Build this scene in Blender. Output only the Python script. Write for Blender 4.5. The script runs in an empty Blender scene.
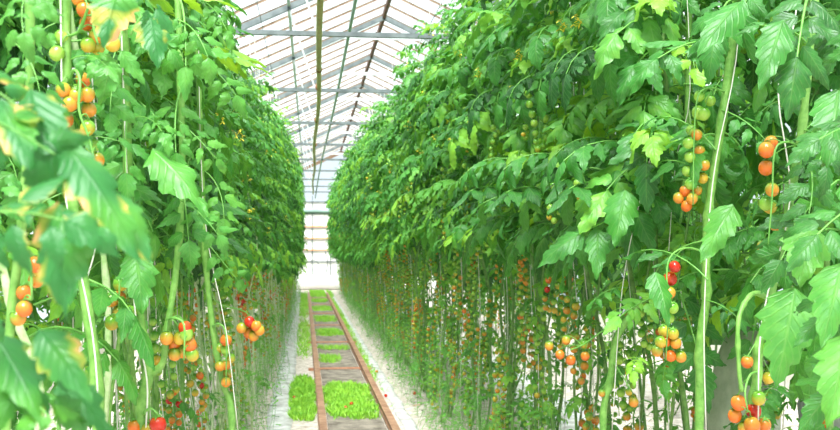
import bpy, math, random
import numpy as np
from mathutils import Vector, Matrix

R = random.Random(11)
PI = math.pi
COL = bpy.context.scene.collection
sc = bpy.context.scene

# ------------------------------------------------------------------ camera
FPX = 1000.0
CAM = Vector((0, 0, 1.45))
yaw, pitch = math.atan(110 / FPX), math.atan(32 / FPX)
FW = Vector((math.sin(yaw) * math.cos(pitch), math.cos(yaw) * math.cos(pitch), math.sin(pitch)))
RT = Vector((math.cos(yaw), -math.sin(yaw), 0))
UP = RT.cross(FW).normalized()
cd = bpy.data.cameras.new('camera'); cam = bpy.data.objects.new('camera', cd); COL.objects.link(cam)
cam.location = CAM
cam.rotation_euler = FW.to_track_quat('-Z', 'Y').to_euler()
cd.sensor_width = 36; cd.lens = 36 * FPX / 840
cd.clip_start = .05; cd.clip_end = 300
cd.dof.use_dof = True; cd.dof.focus_distance = 2.9; cd.dof.aperture_fstop = 9
sc.camera = cam


def at(u, v, y):
    """the point of the place at distance y down the aisle that the camera sees at (u, v)"""
    d = FW + RT * ((u - 420) / FPX) - UP * ((v - 215) / FPX)
    return CAM + d * (y / d.y)


# ------------------------------------------------------------------ materials
def new_mat(name):
    m = bpy.data.materials.new(name); m.use_nodes = True
    nt = m.node_tree
    for n in list(nt.nodes): nt.nodes.remove(n)
    out = nt.nodes.new('ShaderNodeOutputMaterial')
    return m, nt, out


def N(nt, t, **kw):
    n = nt.nodes.new(t)
    for k, v in kw.items():
        if k.startswith('i_'):
            key = k[2:]
            n.inputs[int(key) if key.isdigit() else key.replace('_', ' ')].default_value = v
        else: setattr(n, k, v)
    return n


def math_n(nt, op, a, b=None, c=None, clamp=False):
    n = nt.nodes.new('ShaderNodeMath'); n.operation = op; n.use_clamp = clamp
    for i, x in enumerate((a, b, c)):
        if x is None: continue
        if isinstance(x, (int, float)): n.inputs[i].default_value = x
        else: nt.links.new(x, n.inputs[i])
    return n.outputs[0]


def ramp(nt, fac, stops, interp='LINEAR'):
    n = nt.nodes.new('ShaderNodeValToRGB'); n.color_ramp.interpolation = interp
    el = n.color_ramp.elements
    while len(el) < len(stops): el.new(.5)
    for e, (p, c) in zip(el, stops):
        e.position = p; e.color = (*c, 1)
    nt.links.new(fac, n.inputs[0])
    return n.outputs[0]


def mixc(nt, f, a, b):
    n = nt.nodes.new('ShaderNodeMix'); n.data_type = 'RGBA'
    for i, x in ((0, f), (6, a), (7, b)):
        if isinstance(x, (int, float)): n.inputs[i].default_value = x
        elif isinstance(x, tuple): n.inputs[i].default_value = (*x, 1)
        else: nt.links.new(x, n.inputs[i])
    return n.outputs[2]


def simple(name, col, rough=.6, metal=0, noise=None, nscale=20, spec=.5, bump=0, coord='Object'):
    m, nt, out = new_mat(name)
    p = N(nt, 'ShaderNodeBsdfPrincipled', i_Roughness=rough, i_Metallic=metal)
    p.inputs['Specular IOR Level'].default_value = spec
    nt.links.new(p.outputs[0], out.inputs[0])
    p.inputs['Base Color'].default_value = (*col, 1)
    if noise:
        tc = N(nt, 'ShaderNodeTexCoord'); nz = N(nt, 'ShaderNodeTexNoise', i_Scale=nscale, i_Detail=6.0, i_Roughness=.65)
        nt.links.new(tc.outputs[coord], nz.inputs['Vector'])
        c = ramp(nt, nz.outputs[0], [(.35, col), (.65, noise)])
        nt.links.new(c, p.inputs['Base Color'])
        if bump:
            b = N(nt, 'ShaderNodeBump', i_Strength=bump, i_Distance=.01)
            nt.links.new(nz.outputs[0], b.inputs['Height']); nt.links.new(b.outputs[0], p.inputs['Normal'])
    return m


def leaf_material():
    m, nt, out = new_mat('tomato_leaf')
    at_ = N(nt, 'ShaderNodeAttribute', attribute_name='lc')
    sp = N(nt, 'ShaderNodeSeparateXYZ'); nt.links.new(at_.outputs['Vector'], sp.inputs[0])
    u, v, t = sp.outputs
    au = math_n(nt, 'ABSOLUTE', u)
    # side veins run forward from the midrib
    ph = math_n(nt, 'SUBTRACT', math_n(nt, 'MULTIPLY', v, 8.0), math_n(nt, 'MULTIPLY', au, 2.2))
    fr = math_n(nt, 'PINGPONG', ph, .5)
    vein = math_n(nt, 'SUBTRACT', 1.0, math_n(nt, 'MULTIPLY', fr, 6.0), clamp=True)
    mid = math_n(nt, 'SUBTRACT', 1.0, math_n(nt, 'MULTIPLY', au, 11.0), clamp=True)
    vn = math_n(nt, 'MAXIMUM', math_n(nt, 'MULTIPLY', vein, .6), mid)
    tc = N(nt, 'ShaderNodeTexCoord')
    nz = N(nt, 'ShaderNodeTexNoise', i_Scale=34.0, i_Detail=4.0); nt.links.new(tc.outputs['Object'], nz.inputs['Vector'])
    fac = math_n(nt, 'ADD', t, math_n(nt, 'MULTIPLY', math_n(nt, 'SUBTRACT', nz.outputs[0], .5), .5))
    base = ramp(nt, fac, [(0.0, LEAF[0]), (.35, LEAF[1]), (.7, LEAF[2]), (1.0, LEAF[3])])
    base = mixc(nt, math_n(nt, 'MULTIPLY', vn, .22), base, (.30, .52, .16))
    # old leaves (t above 1) have dry patches and yellow rims
    old = math_n(nt, 'GREATER_THAN', t, 1.05)
    nz2 = N(nt, 'ShaderNodeTexNoise', i_Scale=17.0, i_Detail=2.0); nt.links.new(tc.outputs['Object'], nz2.inputs['Vector'])
    dry = math_n(nt, 'ADD', math_n(nt, 'MULTIPLY', au, .16), nz2.outputs[0])
    dry1 = math_n(nt, 'MULTIPLY', math_n(nt, 'MULTIPLY', math_n(nt, 'SUBTRACT', dry, .705), 11.0, clamp=True), old)
    dry2 = math_n(nt, 'MULTIPLY', math_n(nt, 'MULTIPLY', math_n(nt, 'SUBTRACT', dry, .755), 18.0, clamp=True), old)
    nz3 = N(nt, 'ShaderNodeTexNoise', i_Scale=9.0); nt.links.new(tc.outputs['Object'], nz3.inputs['Vector'])
    oldg = mixc(nt, math_n(nt, 'MULTIPLY', math_n(nt, 'SUBTRACT', nz3.outputs[0], .54), 6.0, clamp=True), (.03, .20, .04), (.09, .34, .03))
    base = mixc(nt, old, base, oldg)
    base = mixc(nt, dry1, base, (.5, .48, .05))
    base = mixc(nt, dry2, base, (.72, .42, .18))
    p = N(nt, 'ShaderNodeBsdfPrincipled', i_Roughness=.46)
    p.inputs['Specular IOR Level'].default_value = .6
    nt.links.new(base, p.inputs['Base Color'])
    bh = math_n(nt, 'SUBTRACT', math_n(nt, 'MULTIPLY', nz.outputs[0], .5), vn)
    b = N(nt, 'ShaderNodeBump', i_Strength=.45, i_Distance=.004)
    nt.links.new(bh, b.inputs['Height']); nt.links.new(b.outputs[0], p.inputs['Normal'])
    tr = N(nt, 'ShaderNodeBsdfTranslucent')
    hs = N(nt, 'ShaderNodeHueSaturation', i_Hue=.47, i_Saturation=1.05, i_Value=1.8); nt.links.new(base, hs.inputs['Color'])
    nt.links.new(hs.outputs[0], tr.inputs[0])
    mx = N(nt, 'ShaderNodeMixShader'); mx.inputs[0].default_value = .30
    nt.links.new(p.outputs[0], mx.inputs[1]); nt.links.new(tr.outputs[0], mx.inputs[2]); nt.links.new(mx.outputs[0], out.inputs[0])
    return m


def tomato_material(name, top, bottom, shift=.5):
    m, nt, out = new_mat(name)
    at_ = N(nt, 'ShaderNodeAttribute', attribute_name='lc')
    sp = N(nt, 'ShaderNodeSeparateXYZ'); nt.links.new(at_.outputs['Vector'], sp.inputs[0])
    tc = N(nt, 'ShaderNodeTexCoord')
    nz = N(nt, 'ShaderNodeTexNoise', i_Scale=60.0, i_Detail=2.0); nt.links.new(tc.outputs['Object'], nz.inputs['Vector'])
    f = math_n(nt, 'ADD', sp.outputs[1], math_n(nt, 'MULTIPLY', math_n(nt, 'SUBTRACT', nz.outputs[0], .5), .35))
    f = math_n(nt, 'ADD', f, math_n(nt, 'MULTIPLY', math_n(nt, 'SUBTRACT', sp.outputs[2], .5), .3))
    c = ramp(nt, f, [(max(0, shift - .25), top), (min(1, shift + .22), bottom)])
    p = N(nt, 'ShaderNodeBsdfPrincipled', i_Roughness=.22)
    nt.links.new(c, p.inputs['Base Color'])
    p.inputs['Subsurface Weight'].default_value = .0
    nt.links.new(p.outputs[0], out.inputs[0])
    return m


LEAF = [(.014, .10, .014), (.045, .24, .028), (.12, .39, .050), (.26, .55, .04)]
M = {}
M['leaf'] = leaf_material()
M['stem'] = simple('green_stem', (.10, .27, .035), .5, noise=(.22, .44, .09), nscale=40)
M['stem_dark'] = simple('dark_green_stem', (.075, .20, .03), .55, noise=(.20, .36, .09), nscale=30)
M['stem_pale'] = simple('pale_stem', (.28, .46, .15), .5, noise=(.62, .70, .42), nscale=25)
M['petiole'] = simple('petiole_green', (.10, .33, .04), .5, noise=(.2, .45, .09), nscale=40)
M['twine'] = simple('twine', (.72, .70, .62), .8)
M['t_green'] = tomato_material('tomato_green', (.09, .30, .02), (.36, .58, .08), .42)
M['t_yellow'] = tomato_material('tomato_yellowing', (.14, .34, .03), (.66, .42, .04), .48)
M['t_turn'] = tomato_material('tomato_turning', (.16, .32, .03), (.74, .27, .03), .42)
M['t_orange'] = tomato_material('tomato_orange', (.46, .27, .03), (.74, .155, .018), .42)
M['t_red'] = tomato_material('tomato_red', (.58, .10, .012), (.50, .022, .008), .3)
M['flower'] = simple('flower_yellow', (.85, .72, .05), .5)
M['steel'] = simple('galvanised_steel', (.09, .11, .115), .5, .2, noise=(.20, .225, .23), nscale=6)
M['white_bar'] = simple('white_painted_bar', (.55, .58, .58), .5)
M['brown_wood'] = simple('brown_timber', (.20, .11, .06), .7, noise=(.34, .22, .14), nscale=8)
M['ridge'] = simple('dark_ridge_timber', (.07, .028, .015), .8, noise=(.2, .08, .04), nscale=10)
M['pipe'] = simple('yellowed_pipe', (.50, .36, .14), .45, noise=(.66, .55, .30), nscale=12)
M['rust'] = simple('rust_band', (.22, .07, .02), .8, noise=(.4, .16, .06), nscale=30)
M['rail'] = simple('rusty_rail', (.22, .10, .055), .6, noise=(.42, .24, .15), nscale=9, bump=.2)
M['sleeper'] = simple('rusty_sleeper', (.28, .10, .05), .8, noise=(.52, .24, .13), nscale=14, bump=.3)
M['slab'] = simple('grey_weathered_slab', (.10, .08, .06), .9, noise=(.32, .27, .22), nscale=7, bump=.5)
M['soil'] = simple('gravel_soil', (.34, .27, .21), .95, noise=(.74, .66, .60), nscale=14, bump=.6)
M['film'] = simple('white_ground_film', (.34, .32, .29), .7, noise=(.74, .73, .72), nscale=7, bump=.3)
M['grass'] = simple('grass_green', (.15, .43, .02), .6, noise=(.36, .66, .05), nscale=9)
M['cream'] = simple('cream_panel', (.80, .76, .70), .8, noise=(.90, .88, .85), nscale=2)
M['sheet'] = simple('white_sheet', (.86, .86, .85), .5)
M['orange_clip'] = simple('orange_rust_clip', (.66, .30, .14), .7)
M['dark'] = simple('dark_cable', (.04, .06, .05), .6)
M['greenpipe'] = simple('greyish_green_duct', (.30, .42, .38), .5)
M['sack'] = simple('olive_cloth', (.34, .40, .28), .9, noise=(.52, .56, .44), nscale=12, bump=.3)
M['sack_grey'] = simple('grey_cloth', (.22, .25, .23), .9, noise=(.36, .39, .37), nscale=12, bump=.3)
M['stone'] = simple('grey_stone', (.30, .32, .33), .8, noise=(.5, .5, .5), nscale=12, bump=.4)
M['dryleaf'] = simple('dry_leaf', (.32, .17, .07), .8, noise=(.60, .42, .22), nscale=20)


def glass_material():
    m, nt, out = new_mat('roof_glass')
    tr = N(nt, 'ShaderNodeBsdfTransparent'); tr.inputs[0].default_value = (.45, .49, .51, 1)
    tl = N(nt, 'ShaderNodeBsdfTranslucent'); tl.inputs[0].default_value = (.92, .96, 1, 1)
    df = N(nt, 'ShaderNodeBsdfDiffuse'); df.inputs[0].default_value = (.85, .9, .93, 1)
    tc = N(nt, 'ShaderNodeTexCoord')
    nz = N(nt, 'ShaderNodeTexNoise', i_Scale=1.6, i_Detail=4.0); nt.links.new(tc.outputs['Object'], nz.inputs['Vector'])
    a = N(nt, 'ShaderNodeMixShader'); a.inputs[0].default_value = .25
    nt.links.new(tl.outputs[0], a.inputs[1]); nt.links.new(df.outputs[0], a.inputs[2])
    b = N(nt, 'ShaderNodeMixShader')
    nt.links.new(math_n(nt, 'MULTIPLY', nz.outputs[0], .22), b.inputs[0])
    nt.links.new(tr.outputs[0], b.inputs[1]); nt.links.new(a.outputs[0], b.inputs[2])
    nt.links.new(b.outputs[0], out.inputs[0])
    return m


M['glass'] = glass_material()


# ------------------------------------------------------------------ mesh builder
class MB:
    def __init__(s):
        s.v, s.f, s.m, s.a, s.n = [], [], [], [], 0

    def add(s, V, F, A=None, mat=0):
        V = np.asarray(V, float).reshape(-1, 3); F = np.asarray(F, int).reshape(-1, 4)
        if A is None: A = np.tile((0., 0., .5), (len(V), 1))
        s.v.append(V); s.f.append(F + s.n); s.m.append(np.full(len(F), mat)); s.a.append(np.asarray(A, float)); s.n += len(V)

    def addm(s, o, T=None, R3=None):
        """append another builder's geometry, rotated by R3 and moved by T"""
        if not o.v: return
        V = np.concatenate(o.v)
        if R3 is not None: V = V @ R3.T
        if T is not None: V = V + np.asarray(T)
        s.v.append(V); s.f.append(np.concatenate(o.f) + s.n); s.m.append(np.concatenate(o.m)); s.a.append(np.concatenate(o.a)); s.n += len(V)

    def mesh(s, name, mats, smooth=True):
        V = np.concatenate(s.v); F = np.concatenate(s.f); MI = np.concatenate(s.m); A = np.concatenate(s.a)
        me = bpy.data.meshes.new(name)
        tri = F[:, 3] == F[:, 2]
        if tri.any():
            faces = [tuple(r[:3]) if t else tuple(r) for r, t in zip(F.tolist(), tri)]
            me.from_pydata(V.tolist(), [], faces)
        else:
            me.vertices.add(len(V)); me.vertices.foreach_set('co', V.ravel())
            me.loops.add(F.size); me.loops.foreach_set('vertex_index', F.ravel())
            me.polygons.add(len(F)); me.polygons.foreach_set('loop_start', np.arange(0, F.size, 4))
            me.update(calc_edges=True)
        for m in mats: me.materials.append(m)
        me.polygons.foreach_set('material_index', MI)
        me.polygons.foreach_set('use_smooth', np.full(len(F), smooth))
        at_ = me.attributes.new('lc', 'FLOAT_VECTOR', 'POINT'); at_.data.foreach_set('vector', A.ravel())
        me.update()
        return me


def link(name, me, parent=None, loc=(0, 0, 0)):
    o = bpy.data.objects.new(name, me); COL.objects.link(o)
    if parent is not None: o.parent = parent
    o.location = loc
    return o


def tag(o, label=None, cat=None, group=None, kind=None):
    for k, v in (('label', label), ('category', cat), ('group', group), ('kind', kind)):
        if v: o[k] = v
    return o


def empty(name, loc=(0, 0, 0), rot=(0, 0, 0)):
    o = bpy.data.objects.new(name, None); o.empty_display_size = .1; COL.objects.link(o)
    o.location = loc; o.rotation_euler = rot
    return o


def unit(v): return v / (np.linalg.norm(v) + 1e-9)


def tube(mb, P, rad, n=6, mat=0, cap=True, tint=.5):
    P = np.asarray(P, float); k = len(P)
    rad = np.full(k, rad) if np.isscalar(rad) else np.asarray(rad)
    T = np.gradient(P, axis=0); T /= np.linalg.norm(T, axis=1)[:, None] + 1e-9
    ref = np.array((1., 0, 0)) if abs(T[0][0]) < .8 else np.array((0, 1., 0))
    V = []
    for i in range(k):
        a = unit(np.cross(T[i], ref)); b = np.cross(T[i], a); ref = np.cross(a, T[i])
        ref = unit(ref)
        for j in range(n):
            w = 2 * PI * j / n
            V.append(P[i] + rad[i] * (math.cos(w) * a + math.sin(w) * b))
    F = [(i * n + j, i * n + (j + 1) % n, (i + 1) * n + (j + 1) % n, (i + 1) * n + j) for i in range(k - 1) for j in range(n)]
    if cap:
        for e, i0 in ((0, 0), (1, (k - 1) * n)):
            V.append(P[0] if e == 0 else P[-1]); c = len(V) - 1
            for j in range(n):
                q = (c, i0 + (j + 1) % n, i0 + j) if e == 0 else (c, i0 + j, i0 + (j + 1) % n)
                F.append((q[0], q[1], q[2], q[2]))
    mb.add(V, F, np.tile((0, 0, tint), (len(V), 1)), mat)


def box(mb, lo, hi, mat=0):
    (a, b, c), (d, e, f) = lo, hi
    V = [(a, b, c), (d, b, c), (d, e, c), (a, e, c), (a, b, f), (d, b, f), (d, e, f), (a, e, f)]
    F = [(0, 3, 2, 1), (4, 5, 6, 7), (0, 1, 5, 4), (1, 2, 6, 5), (2, 3, 7, 6), (3, 0, 4, 7)]
    mb.add(V, F, None, mat)


def bar(mb, p, q, w, h, mat=0):
    """a rectangular bar from p to q, w wide and h deep"""
    p, q = np.array(p, float), np.array(q, float); t = unit(q - p)
    up = np.array((0, 0, 1.)) if abs(t[2]) < .95 else np.array((0, 1., 0))
    s = unit(np.cross(t, up)); u = np.cross(s, t)
    V = [c + s * a * w / 2 + u * b * h / 2 for c in (p, q) for a, b in ((-1, -1), (1, -1), (1, 1), (-1, 1))]
    F = [(0, 1, 2, 3), (7, 6, 5, 4), (0, 4, 5, 1), (1, 5, 6, 2), (2, 6, 7, 3), (3, 7, 4, 0)]
    mb.add(V, F, None, mat)


def smooth_path(P, k=4):
    """Catmull-Rom through the points"""
    P = [np.array(p, float) for p in P]; Q = [2 * P[0] - P[1]] + P + [2 * P[-1] - P[-2]]; out = []
    for i in range(1, len(Q) - 2):
        for j in range(k):
            t = j / k; a, b, c, d = Q[i - 1], Q[i], Q[i + 1], Q[i + 2]
            out.append(.5 * (2 * b + (c - a) * t + (2 * a - 5 * b + 4 * c - d) * t * t + (3 * b - a - 3 * c + d) * t ** 3))
    out.append(P[-1])
    return np.array(out)


# ------------------------------------------------------------------ leaves
def leaflet(mb, P, fwd, up, L, W, lod, curl, fold, tint, rng, mat=0):
    fwd = unit(fwd); up = unit(up - fwd * np.dot(up, fwd)); side = np.cross(up, fwd)
    ns, nc = {2: (16, 5), 1: (7, 3), 0: (4, 3)}[lod]
    t = np.linspace(0, 1, ns + 1)
    sh = np.sin(PI * np.clip(t, 0, 1) ** .64) ** .85 * (1.12 - .42 * t)
    sh[0] = .05; sh[-1] = .012
    ang = -curl * t
    dx = np.cos(ang); dz = np.sin(ang)
    x = np.concatenate(([0], np.cumsum((dx[1:] + dx[:-1]) / 2))) * L / ns
    z = np.concatenate(([0], np.cumsum((dz[1:] + dz[:-1]) / 2))) * L / ns
    cs = np.linspace(-1, 1, nc)
    jag = np.ones(ns + 1)
    sweep = np.zeros(ns + 1)
    if lod == 2:
        ph0 = rng.randrange(3)
        jag[1:-1] = [(.84, .97, 1.1)[(i + ph0) % 3] for i in range(1, ns)]
        jag[1:-1] *= 1 + .07 * np.array([rng.uniform(-1, 1) for _ in range(ns - 1)])
        sweep[1:-1] = [(.0, .006 * L, .022 * L)[(i + ph0) % 3] for i in range(1, ns)]
    elif lod == 1:
        jag[1:-1] = [1.1 if i % 2 == 0 else .88 for i in range(1, ns)]
        sweep[1:-1] = [.03 * L if i % 2 == 0 else 0 for i in range(1, ns)]
    V, A = [], []
    fq = rng.uniform(6, 15); tw = rng.uniform(-.5, .5); rp = rng.uniform(0, 6); ra = rng.uniform(.05, .14) * W
    for i in range(ns + 1):
        n = np.array((-dz[i], dx[i]))                       # blade normal in (fwd, up)
        for c in cs:
            w = W / 2 * sh[i] * (jag[i] if abs(c) > .9 else 1)
            yy = c * w
            h = -fold * abs(yy) * (.4 + abs(c)) + ra * math.sin(rp + t[i] * fq + c * 2) * abs(c) + tw * t[i] * yy
            fx = x[i] + sweep[i] * abs(c) + n[0] * h; uz = z[i] + n[1] * h
            V.append(P + fwd * fx + side * yy + up * uz); A.append((c, t[i], tint))
    F = [(i * nc + j, i * nc + j + 1, (i + 1) * nc + j + 1, (i + 1) * nc + j) for i in range(ns) for j in range(nc - 1)]
    mb.add(V, F, A, mat)


def compound(rng, L=.42, lod=1, tint=.5, e0=.35, droop=1.3, pairs=3, size=1.0, tips=None):
    """one tomato leaf along local +x: petiole, rachis, paired leaflets, terminal leaflet"""
    mb = MB(); k = 7
    s = np.linspace(0, 1, k); ang = e0 - droop * s ** 1.1
    bend = rng.uniform(-.5, .5)
    P = [np.zeros(3)]
    T = [np.array((math.cos(a) * math.cos(bend * q), math.cos(a) * math.sin(bend * q), math.sin(a))) for a, q in zip(ang, s)]
    for i in range(1, k): P.append(P[-1] + (T[i] + T[i - 1]) / 2 * L * .78 / (k - 1))
    P = np.array(P)
    tube(mb, P, np.linspace(.0045, .0018, k) * (L / .42), 4 if lod == 2 else 3, 1, cap=False)
    S = np.array((0, 1., 0))

    def frame(q):
        i = min(k - 2, int(q * (k - 1))); f = q * (k - 1) - i
        return P[i] * (1 - f) + P[i + 1] * f, unit(T[i] * (1 - f) + T[i + 1] * f)
    qs = np.linspace(.38, .88, pairs)
    for n, q in enumerate(qs):
        p, tg = frame(q)
        nrm = unit(np.cross(tg, S)) * -1
        if nrm[2] < 0: nrm = -nrm
        sd = np.cross(nrm, tg)
        for sg in (-1, 1):
            a = math.radians(rng.uniform(50, 75)); d = tg * math.cos(a) + sg * sd * math.sin(a) + np.array((0, 0, rng.uniform(-.45, .05)))
            rl = rng.uniform(-.5, .5); upv = nrm * math.cos(rl) + sd * math.sin(rl)
            l = L * rng.uniform(.20, .30) * (.85 + .25 * math.sin(PI * (n + .7) / (pairs + .3))) * size
            b = p + unit(d) * .012
            leaflet(mb, b, d, upv, l, l * rng.uniform(.38, .54), lod, rng.uniform(.2, 1.6), rng.uniform(-.05, .45), tint + rng.uniform(-.08, .08), rng)
    if lod > 0:
        for q in (qs[:-1] + qs[1:]) / 2:                      # small in-between leaflets
            p, tg = frame(q)
            for sg in (-1, 1):
                if rng.random() < .2: continue
                d = tg * .3 + sg * S + np.array((0, 0, -.2)); l = L * rng.uniform(.07, .12)
                leaflet(mb, p, d, np.array((0, 0, 1.)), l, l * .6, min(lod, 1), .5, .2, tint, rng)
    p, tg = frame(1.0)
    l = L * rng.uniform(.27, .36) * size
    nrm = np.cross(tg, S) * -1
    if nrm[2] < 0: nrm = -nrm
    leaflet(mb, p, tg, nrm, l, l * rng.uniform(.42, .56), lod, rng.uniform(.3, 1.4), rng.uniform(0, .4), tint, rng)
    return mb


rl = random.Random(5)


def pick_tint(r):
    x = r.random()
    if x < .06: return r.uniform(.8, .98)
    return min(.9, max(0, r.gauss(.42, .24)))


LEAVES = {lod: [compound(rl, .42, lod, 0.0, rl.uniform(.1, .7), rl.uniform(.9, 2.0), rl.choice((3, 3, 4) if lod else (2, 3)), rl.uniform(1.0, 1.2)) for _ in range(n)] for lod, n in ((2, 16), (1, 16), (0, 12))}


def rotz(a):
    c, s = math.cos(a), math.sin(a)
    return np.array(((c, -s, 0), (s, c, 0), (0, 0, 1.)))


def roty(a):
    c, s = math.cos(a), math.sin(a)
    return np.array(((c, 0, s), (0, 1, 0), (-s, 0, c)))


def add_leaf(mb, r, lod, pos, az, scale, pitch=0., tint=None):
    src = r.choice(LEAVES[lod]); t = pick_tint(r) if tint is None else tint
    V = np.concatenate(src.v); A = np.concatenate(src.a).copy(); A[:, 2] += t
    A[:, 2] = np.where(A[:, 2] > 1.04, A[:, 2] if t > 1 else 1.0, A[:, 2])
    M3 = rotz(az) @ roty(-pitch) * scale
    mb.v.append(V @ M3.T + np.asarray(pos)); mb.f.append(np.concatenate(src.f) + mb.n)
    mb.m.append(np.concatenate(src.m)); mb.a.append(A); mb.n += len(V)


def flower(mb, r, p):
    for k in range(5):
        w = 2 * PI * k / 5 + r.random(); d = np.array((math.cos(w), math.sin(w), r.uniform(-.9, .3))); sd = np.array((-math.sin(w), math.cos(w), 0)) * .0035
        mb.add([p - sd * .5, p + sd * .5, p + d * .012 + sd, p + d * .012 - sd, p + d * .02, p + d * .02 + sd * .05], [(0, 1, 2, 3), (3, 2, 4, 5)], None, 2)


def foliage(r, lod, n, z0, z1, stem, wisps=6, reach=1.0, size=1.0, wz=(.15, 1.2), bias=.6, ztint=0):
    mb = MB()
    for k in range(n):
        f = (k + r.random()) / n; z = z0 + (z1 - z0) * f
        az = r.gauss(0, 1.05) if r.random() < bias else r.uniform(-PI, PI)
        sc_ = size * (r.uniform(.6, 1.28) * (1 - .35 * max(0, f - .75) / .25))
        p = stem(z)
        inner = r.uniform(-.02, .16) * reach
        pos = (p[0] + math.cos(az) * inner, p[1] + math.sin(az) * inner + r.uniform(-.1, .1), z)
        pt = r.uniform(-.25, .35) + (.5 if f > .9 else 0)
        add_leaf(mb, r, lod, pos, az, sc_, pt)
    for k in range(3 if lod else 0):                          # sprays of yellow flowers among the leaves
        z = r.uniform(z0 + .2, z1); p = stem(z); az = r.gauss(0, .9); q0 = np.array((p[0] + .06 * math.cos(az), p[1] + .06 * math.sin(az), z))
        q1 = q0 + np.array((math.cos(az), math.sin(az), .1)) * r.uniform(.2, .3)
        tube(mb, [q0, (q0 + q1) / 2 + np.array((0, 0, .03)), q1], .0013, 3, 1, cap=False)
        for j in range(4): flower(mb, r, q1 + np.array([r.uniform(-.03, .03) for _ in range(3)]))
    for k in range(wisps):                                    # thin side shoots low on the stem
        z = r.uniform(*wz); p = stem(z)
        add_leaf(mb, r, min(lod, 1), (p[0], p[1], z), r.uniform(-PI, PI), r.uniform(.22, .5), r.uniform(-.2, .6), r.uniform(.3, .9))
    return mb


# ------------------------------------------------------------------ tomatoes and trusses
def tomato(mb, c, rad, lod, mat, tint, calyx_mat=None, axis=(0, 0, 1), ang=0.0):
    nu, nv = {2: (18, 12), 1: (10, 7), 0: (6, 5)}[lod]
    ax = unit(np.array(axis, float)); a = unit(np.cross(ax, (0.3, 1, .1))); b = np.cross(ax, a)
    V, A, F = [], [], []
    for i in range(nv + 1):
        th = PI * i / nv
        rr = math.sin(th) * (1 + .02 * math.cos(2 * th)); hh = math.cos(th) * 1.06
        if th < .6: hh -= .16 * (1 - th / .6) ** 1.2
        for j in range(nu):
            w = 2 * PI * j / nu
            V.append(np.array(c) + rad * (ax * hh + (a * math.cos(w) + b * math.sin(w)) * max(rr, .004))); A.append((j / nu, i / nv, tint))
    F = [(i * nu + j, (i + 1) * nu + j, (i + 1) * nu + (j + 1) % nu, i * nu + (j + 1) % nu) for i in range(nv) for j in range(nu)]
    mb.add(V, F, A, mat)
    if calyx_mat is not None:
        top = np.array(c) + ax * rad * .93
        for k in range(5):
            w = ang + 2 * PI * k / 5; d = a * math.cos(w) + b * math.sin(w)
            s = np.cross(ax, d)
            q0, q1, q2 = top + s * rad * .12, top - s * rad * .12, top + d * rad * .5 + ax * rad * .14
            q3 = top + d * rad * .95 + ax * rad * .02
            mb.add([q0, q1, q2 - s * rad * .1, q2 + s * rad * .1, q3, q3 + s * .0004], [(0, 1, 2, 3), (3, 2, 4, 5)], None, calyx_mat)


TM = ['t_green', 't_yellow', 't_turn', 't_orange', 't_red']
TOM = {}
for lod in (2, 1):
    for ci, nm in enumerate(TM):
        for k in range(3):
            mb = MB(); tomato(mb, (0, 0, 0), .0175, lod, 0, R.random(), 1, (R.uniform(-.3, .3), R.uniform(-.3, .3), 1), R.random() * 6)
            # the fruit hangs from the origin
            mb.v = [v - np.array((0, 0, .0175)) for v in mb.v]
            TOM[lod, ci, k] = mb.mesh('tomato', [M[nm], M['petiole']])


def ripeness(f, cls, r):
    """colour index for the fruit at f (0 at the stem, 1 at the tip) of a truss"""
    x = {'green': .0, 'mid': .9, 'turn': 2.0, 'ripe': 2.9}[cls] + (1 - f) * .6 + r.gauss(0, .6)
    if cls == 'green': x = 0 if r.random() < .8 else 1
    return int(min(4, max(0, round(x))))


def truss_curve(r, L):
    out = r.uniform(.05, .09); k = 8
    P = [(0, 0, 0), (out * .6, 0, .012), (out, 0, -.01)]
    for i in range(1, k):
        f = i / (k - 1)
        P.append((out + .02 * math.sin(f * 2 + L * 40), .015 * math.sin(f * 5 + L * 90), -.02 - L * f))
    return smooth_path(P, 2)


def truss_layout(r, L, pitch_=.019):
    P = truss_curve(r, L); n = int(L / pitch_); fr = []
    for i in range(n):
        f = (i + .5) / n; idx = 4 + f * (len(P) - 5); a = int(idx); q = P[a] + (P[min(a + 1, len(P) - 1)] - P[a]) * (idx - a)
        w = (i % 2) * PI + r.uniform(-.8, .8) + (.3 if i % 2 else 0)
        off = r.uniform(.019, .028)
        fr.append((q, q + np.array((math.cos(w) * off, math.sin(w) * off, -.006)), f, r.uniform(.82, 1.12) * (1 - .22 * f)))
    fr.append((P[-1], P[-1] + np.array((0, 0, -.008)), 1, .8))
    return P, fr


def truss_parts(r, L, cls):
    """(peduncle mesh, [(position, colour, scale)]) for a truss with single fruits"""
    P, fr = truss_layout(r, L)
    mb = MB(); tube(mb, P, np.linspace(.0028, .0013, len(P)), 5)
    for q, c, f, s in fr: tube(mb, [q, (q + c) / 2 + np.array((0, 0, .006)), c + np.array((0, 0, .001))], .0011, 4, cap=False)
    return mb.mesh('fruit_truss', [M['petiole']]), [(tuple(c), ripeness(f, cls, r), s) for q, c, f, s in fr]


def truss_merged(r, L, cls, lod=0):
    P, fr = truss_layout(r, L, .021)
    mb = MB(); tube(mb, P, .0022, 3)
    for q, c, f, s in fr:
        tomato(mb, c + np.array((0, 0, -.017)), .0175 * s, lod, 1 + ripeness(f, cls, r), r.random())
    return mb.mesh('fruit_truss', [M['petiole']] + [M[n] for n in TM])


CL = ('green', 'mid', 'turn', 'ripe')
NEAR_TRUSS = {c: [truss_parts(R, R.uniform(.14, .27), c) for _ in range(5)] for c in CL}
MID_TRUSS = {c: [truss_merged(R, R.uniform(.15, .32), c, 1) for _ in range(5)] for c in CL}
FAR_TRUSS = {c: [truss_merged(R, R.uniform(.17, .34), c, 0) for _ in range(4)] for c in CL}


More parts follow.
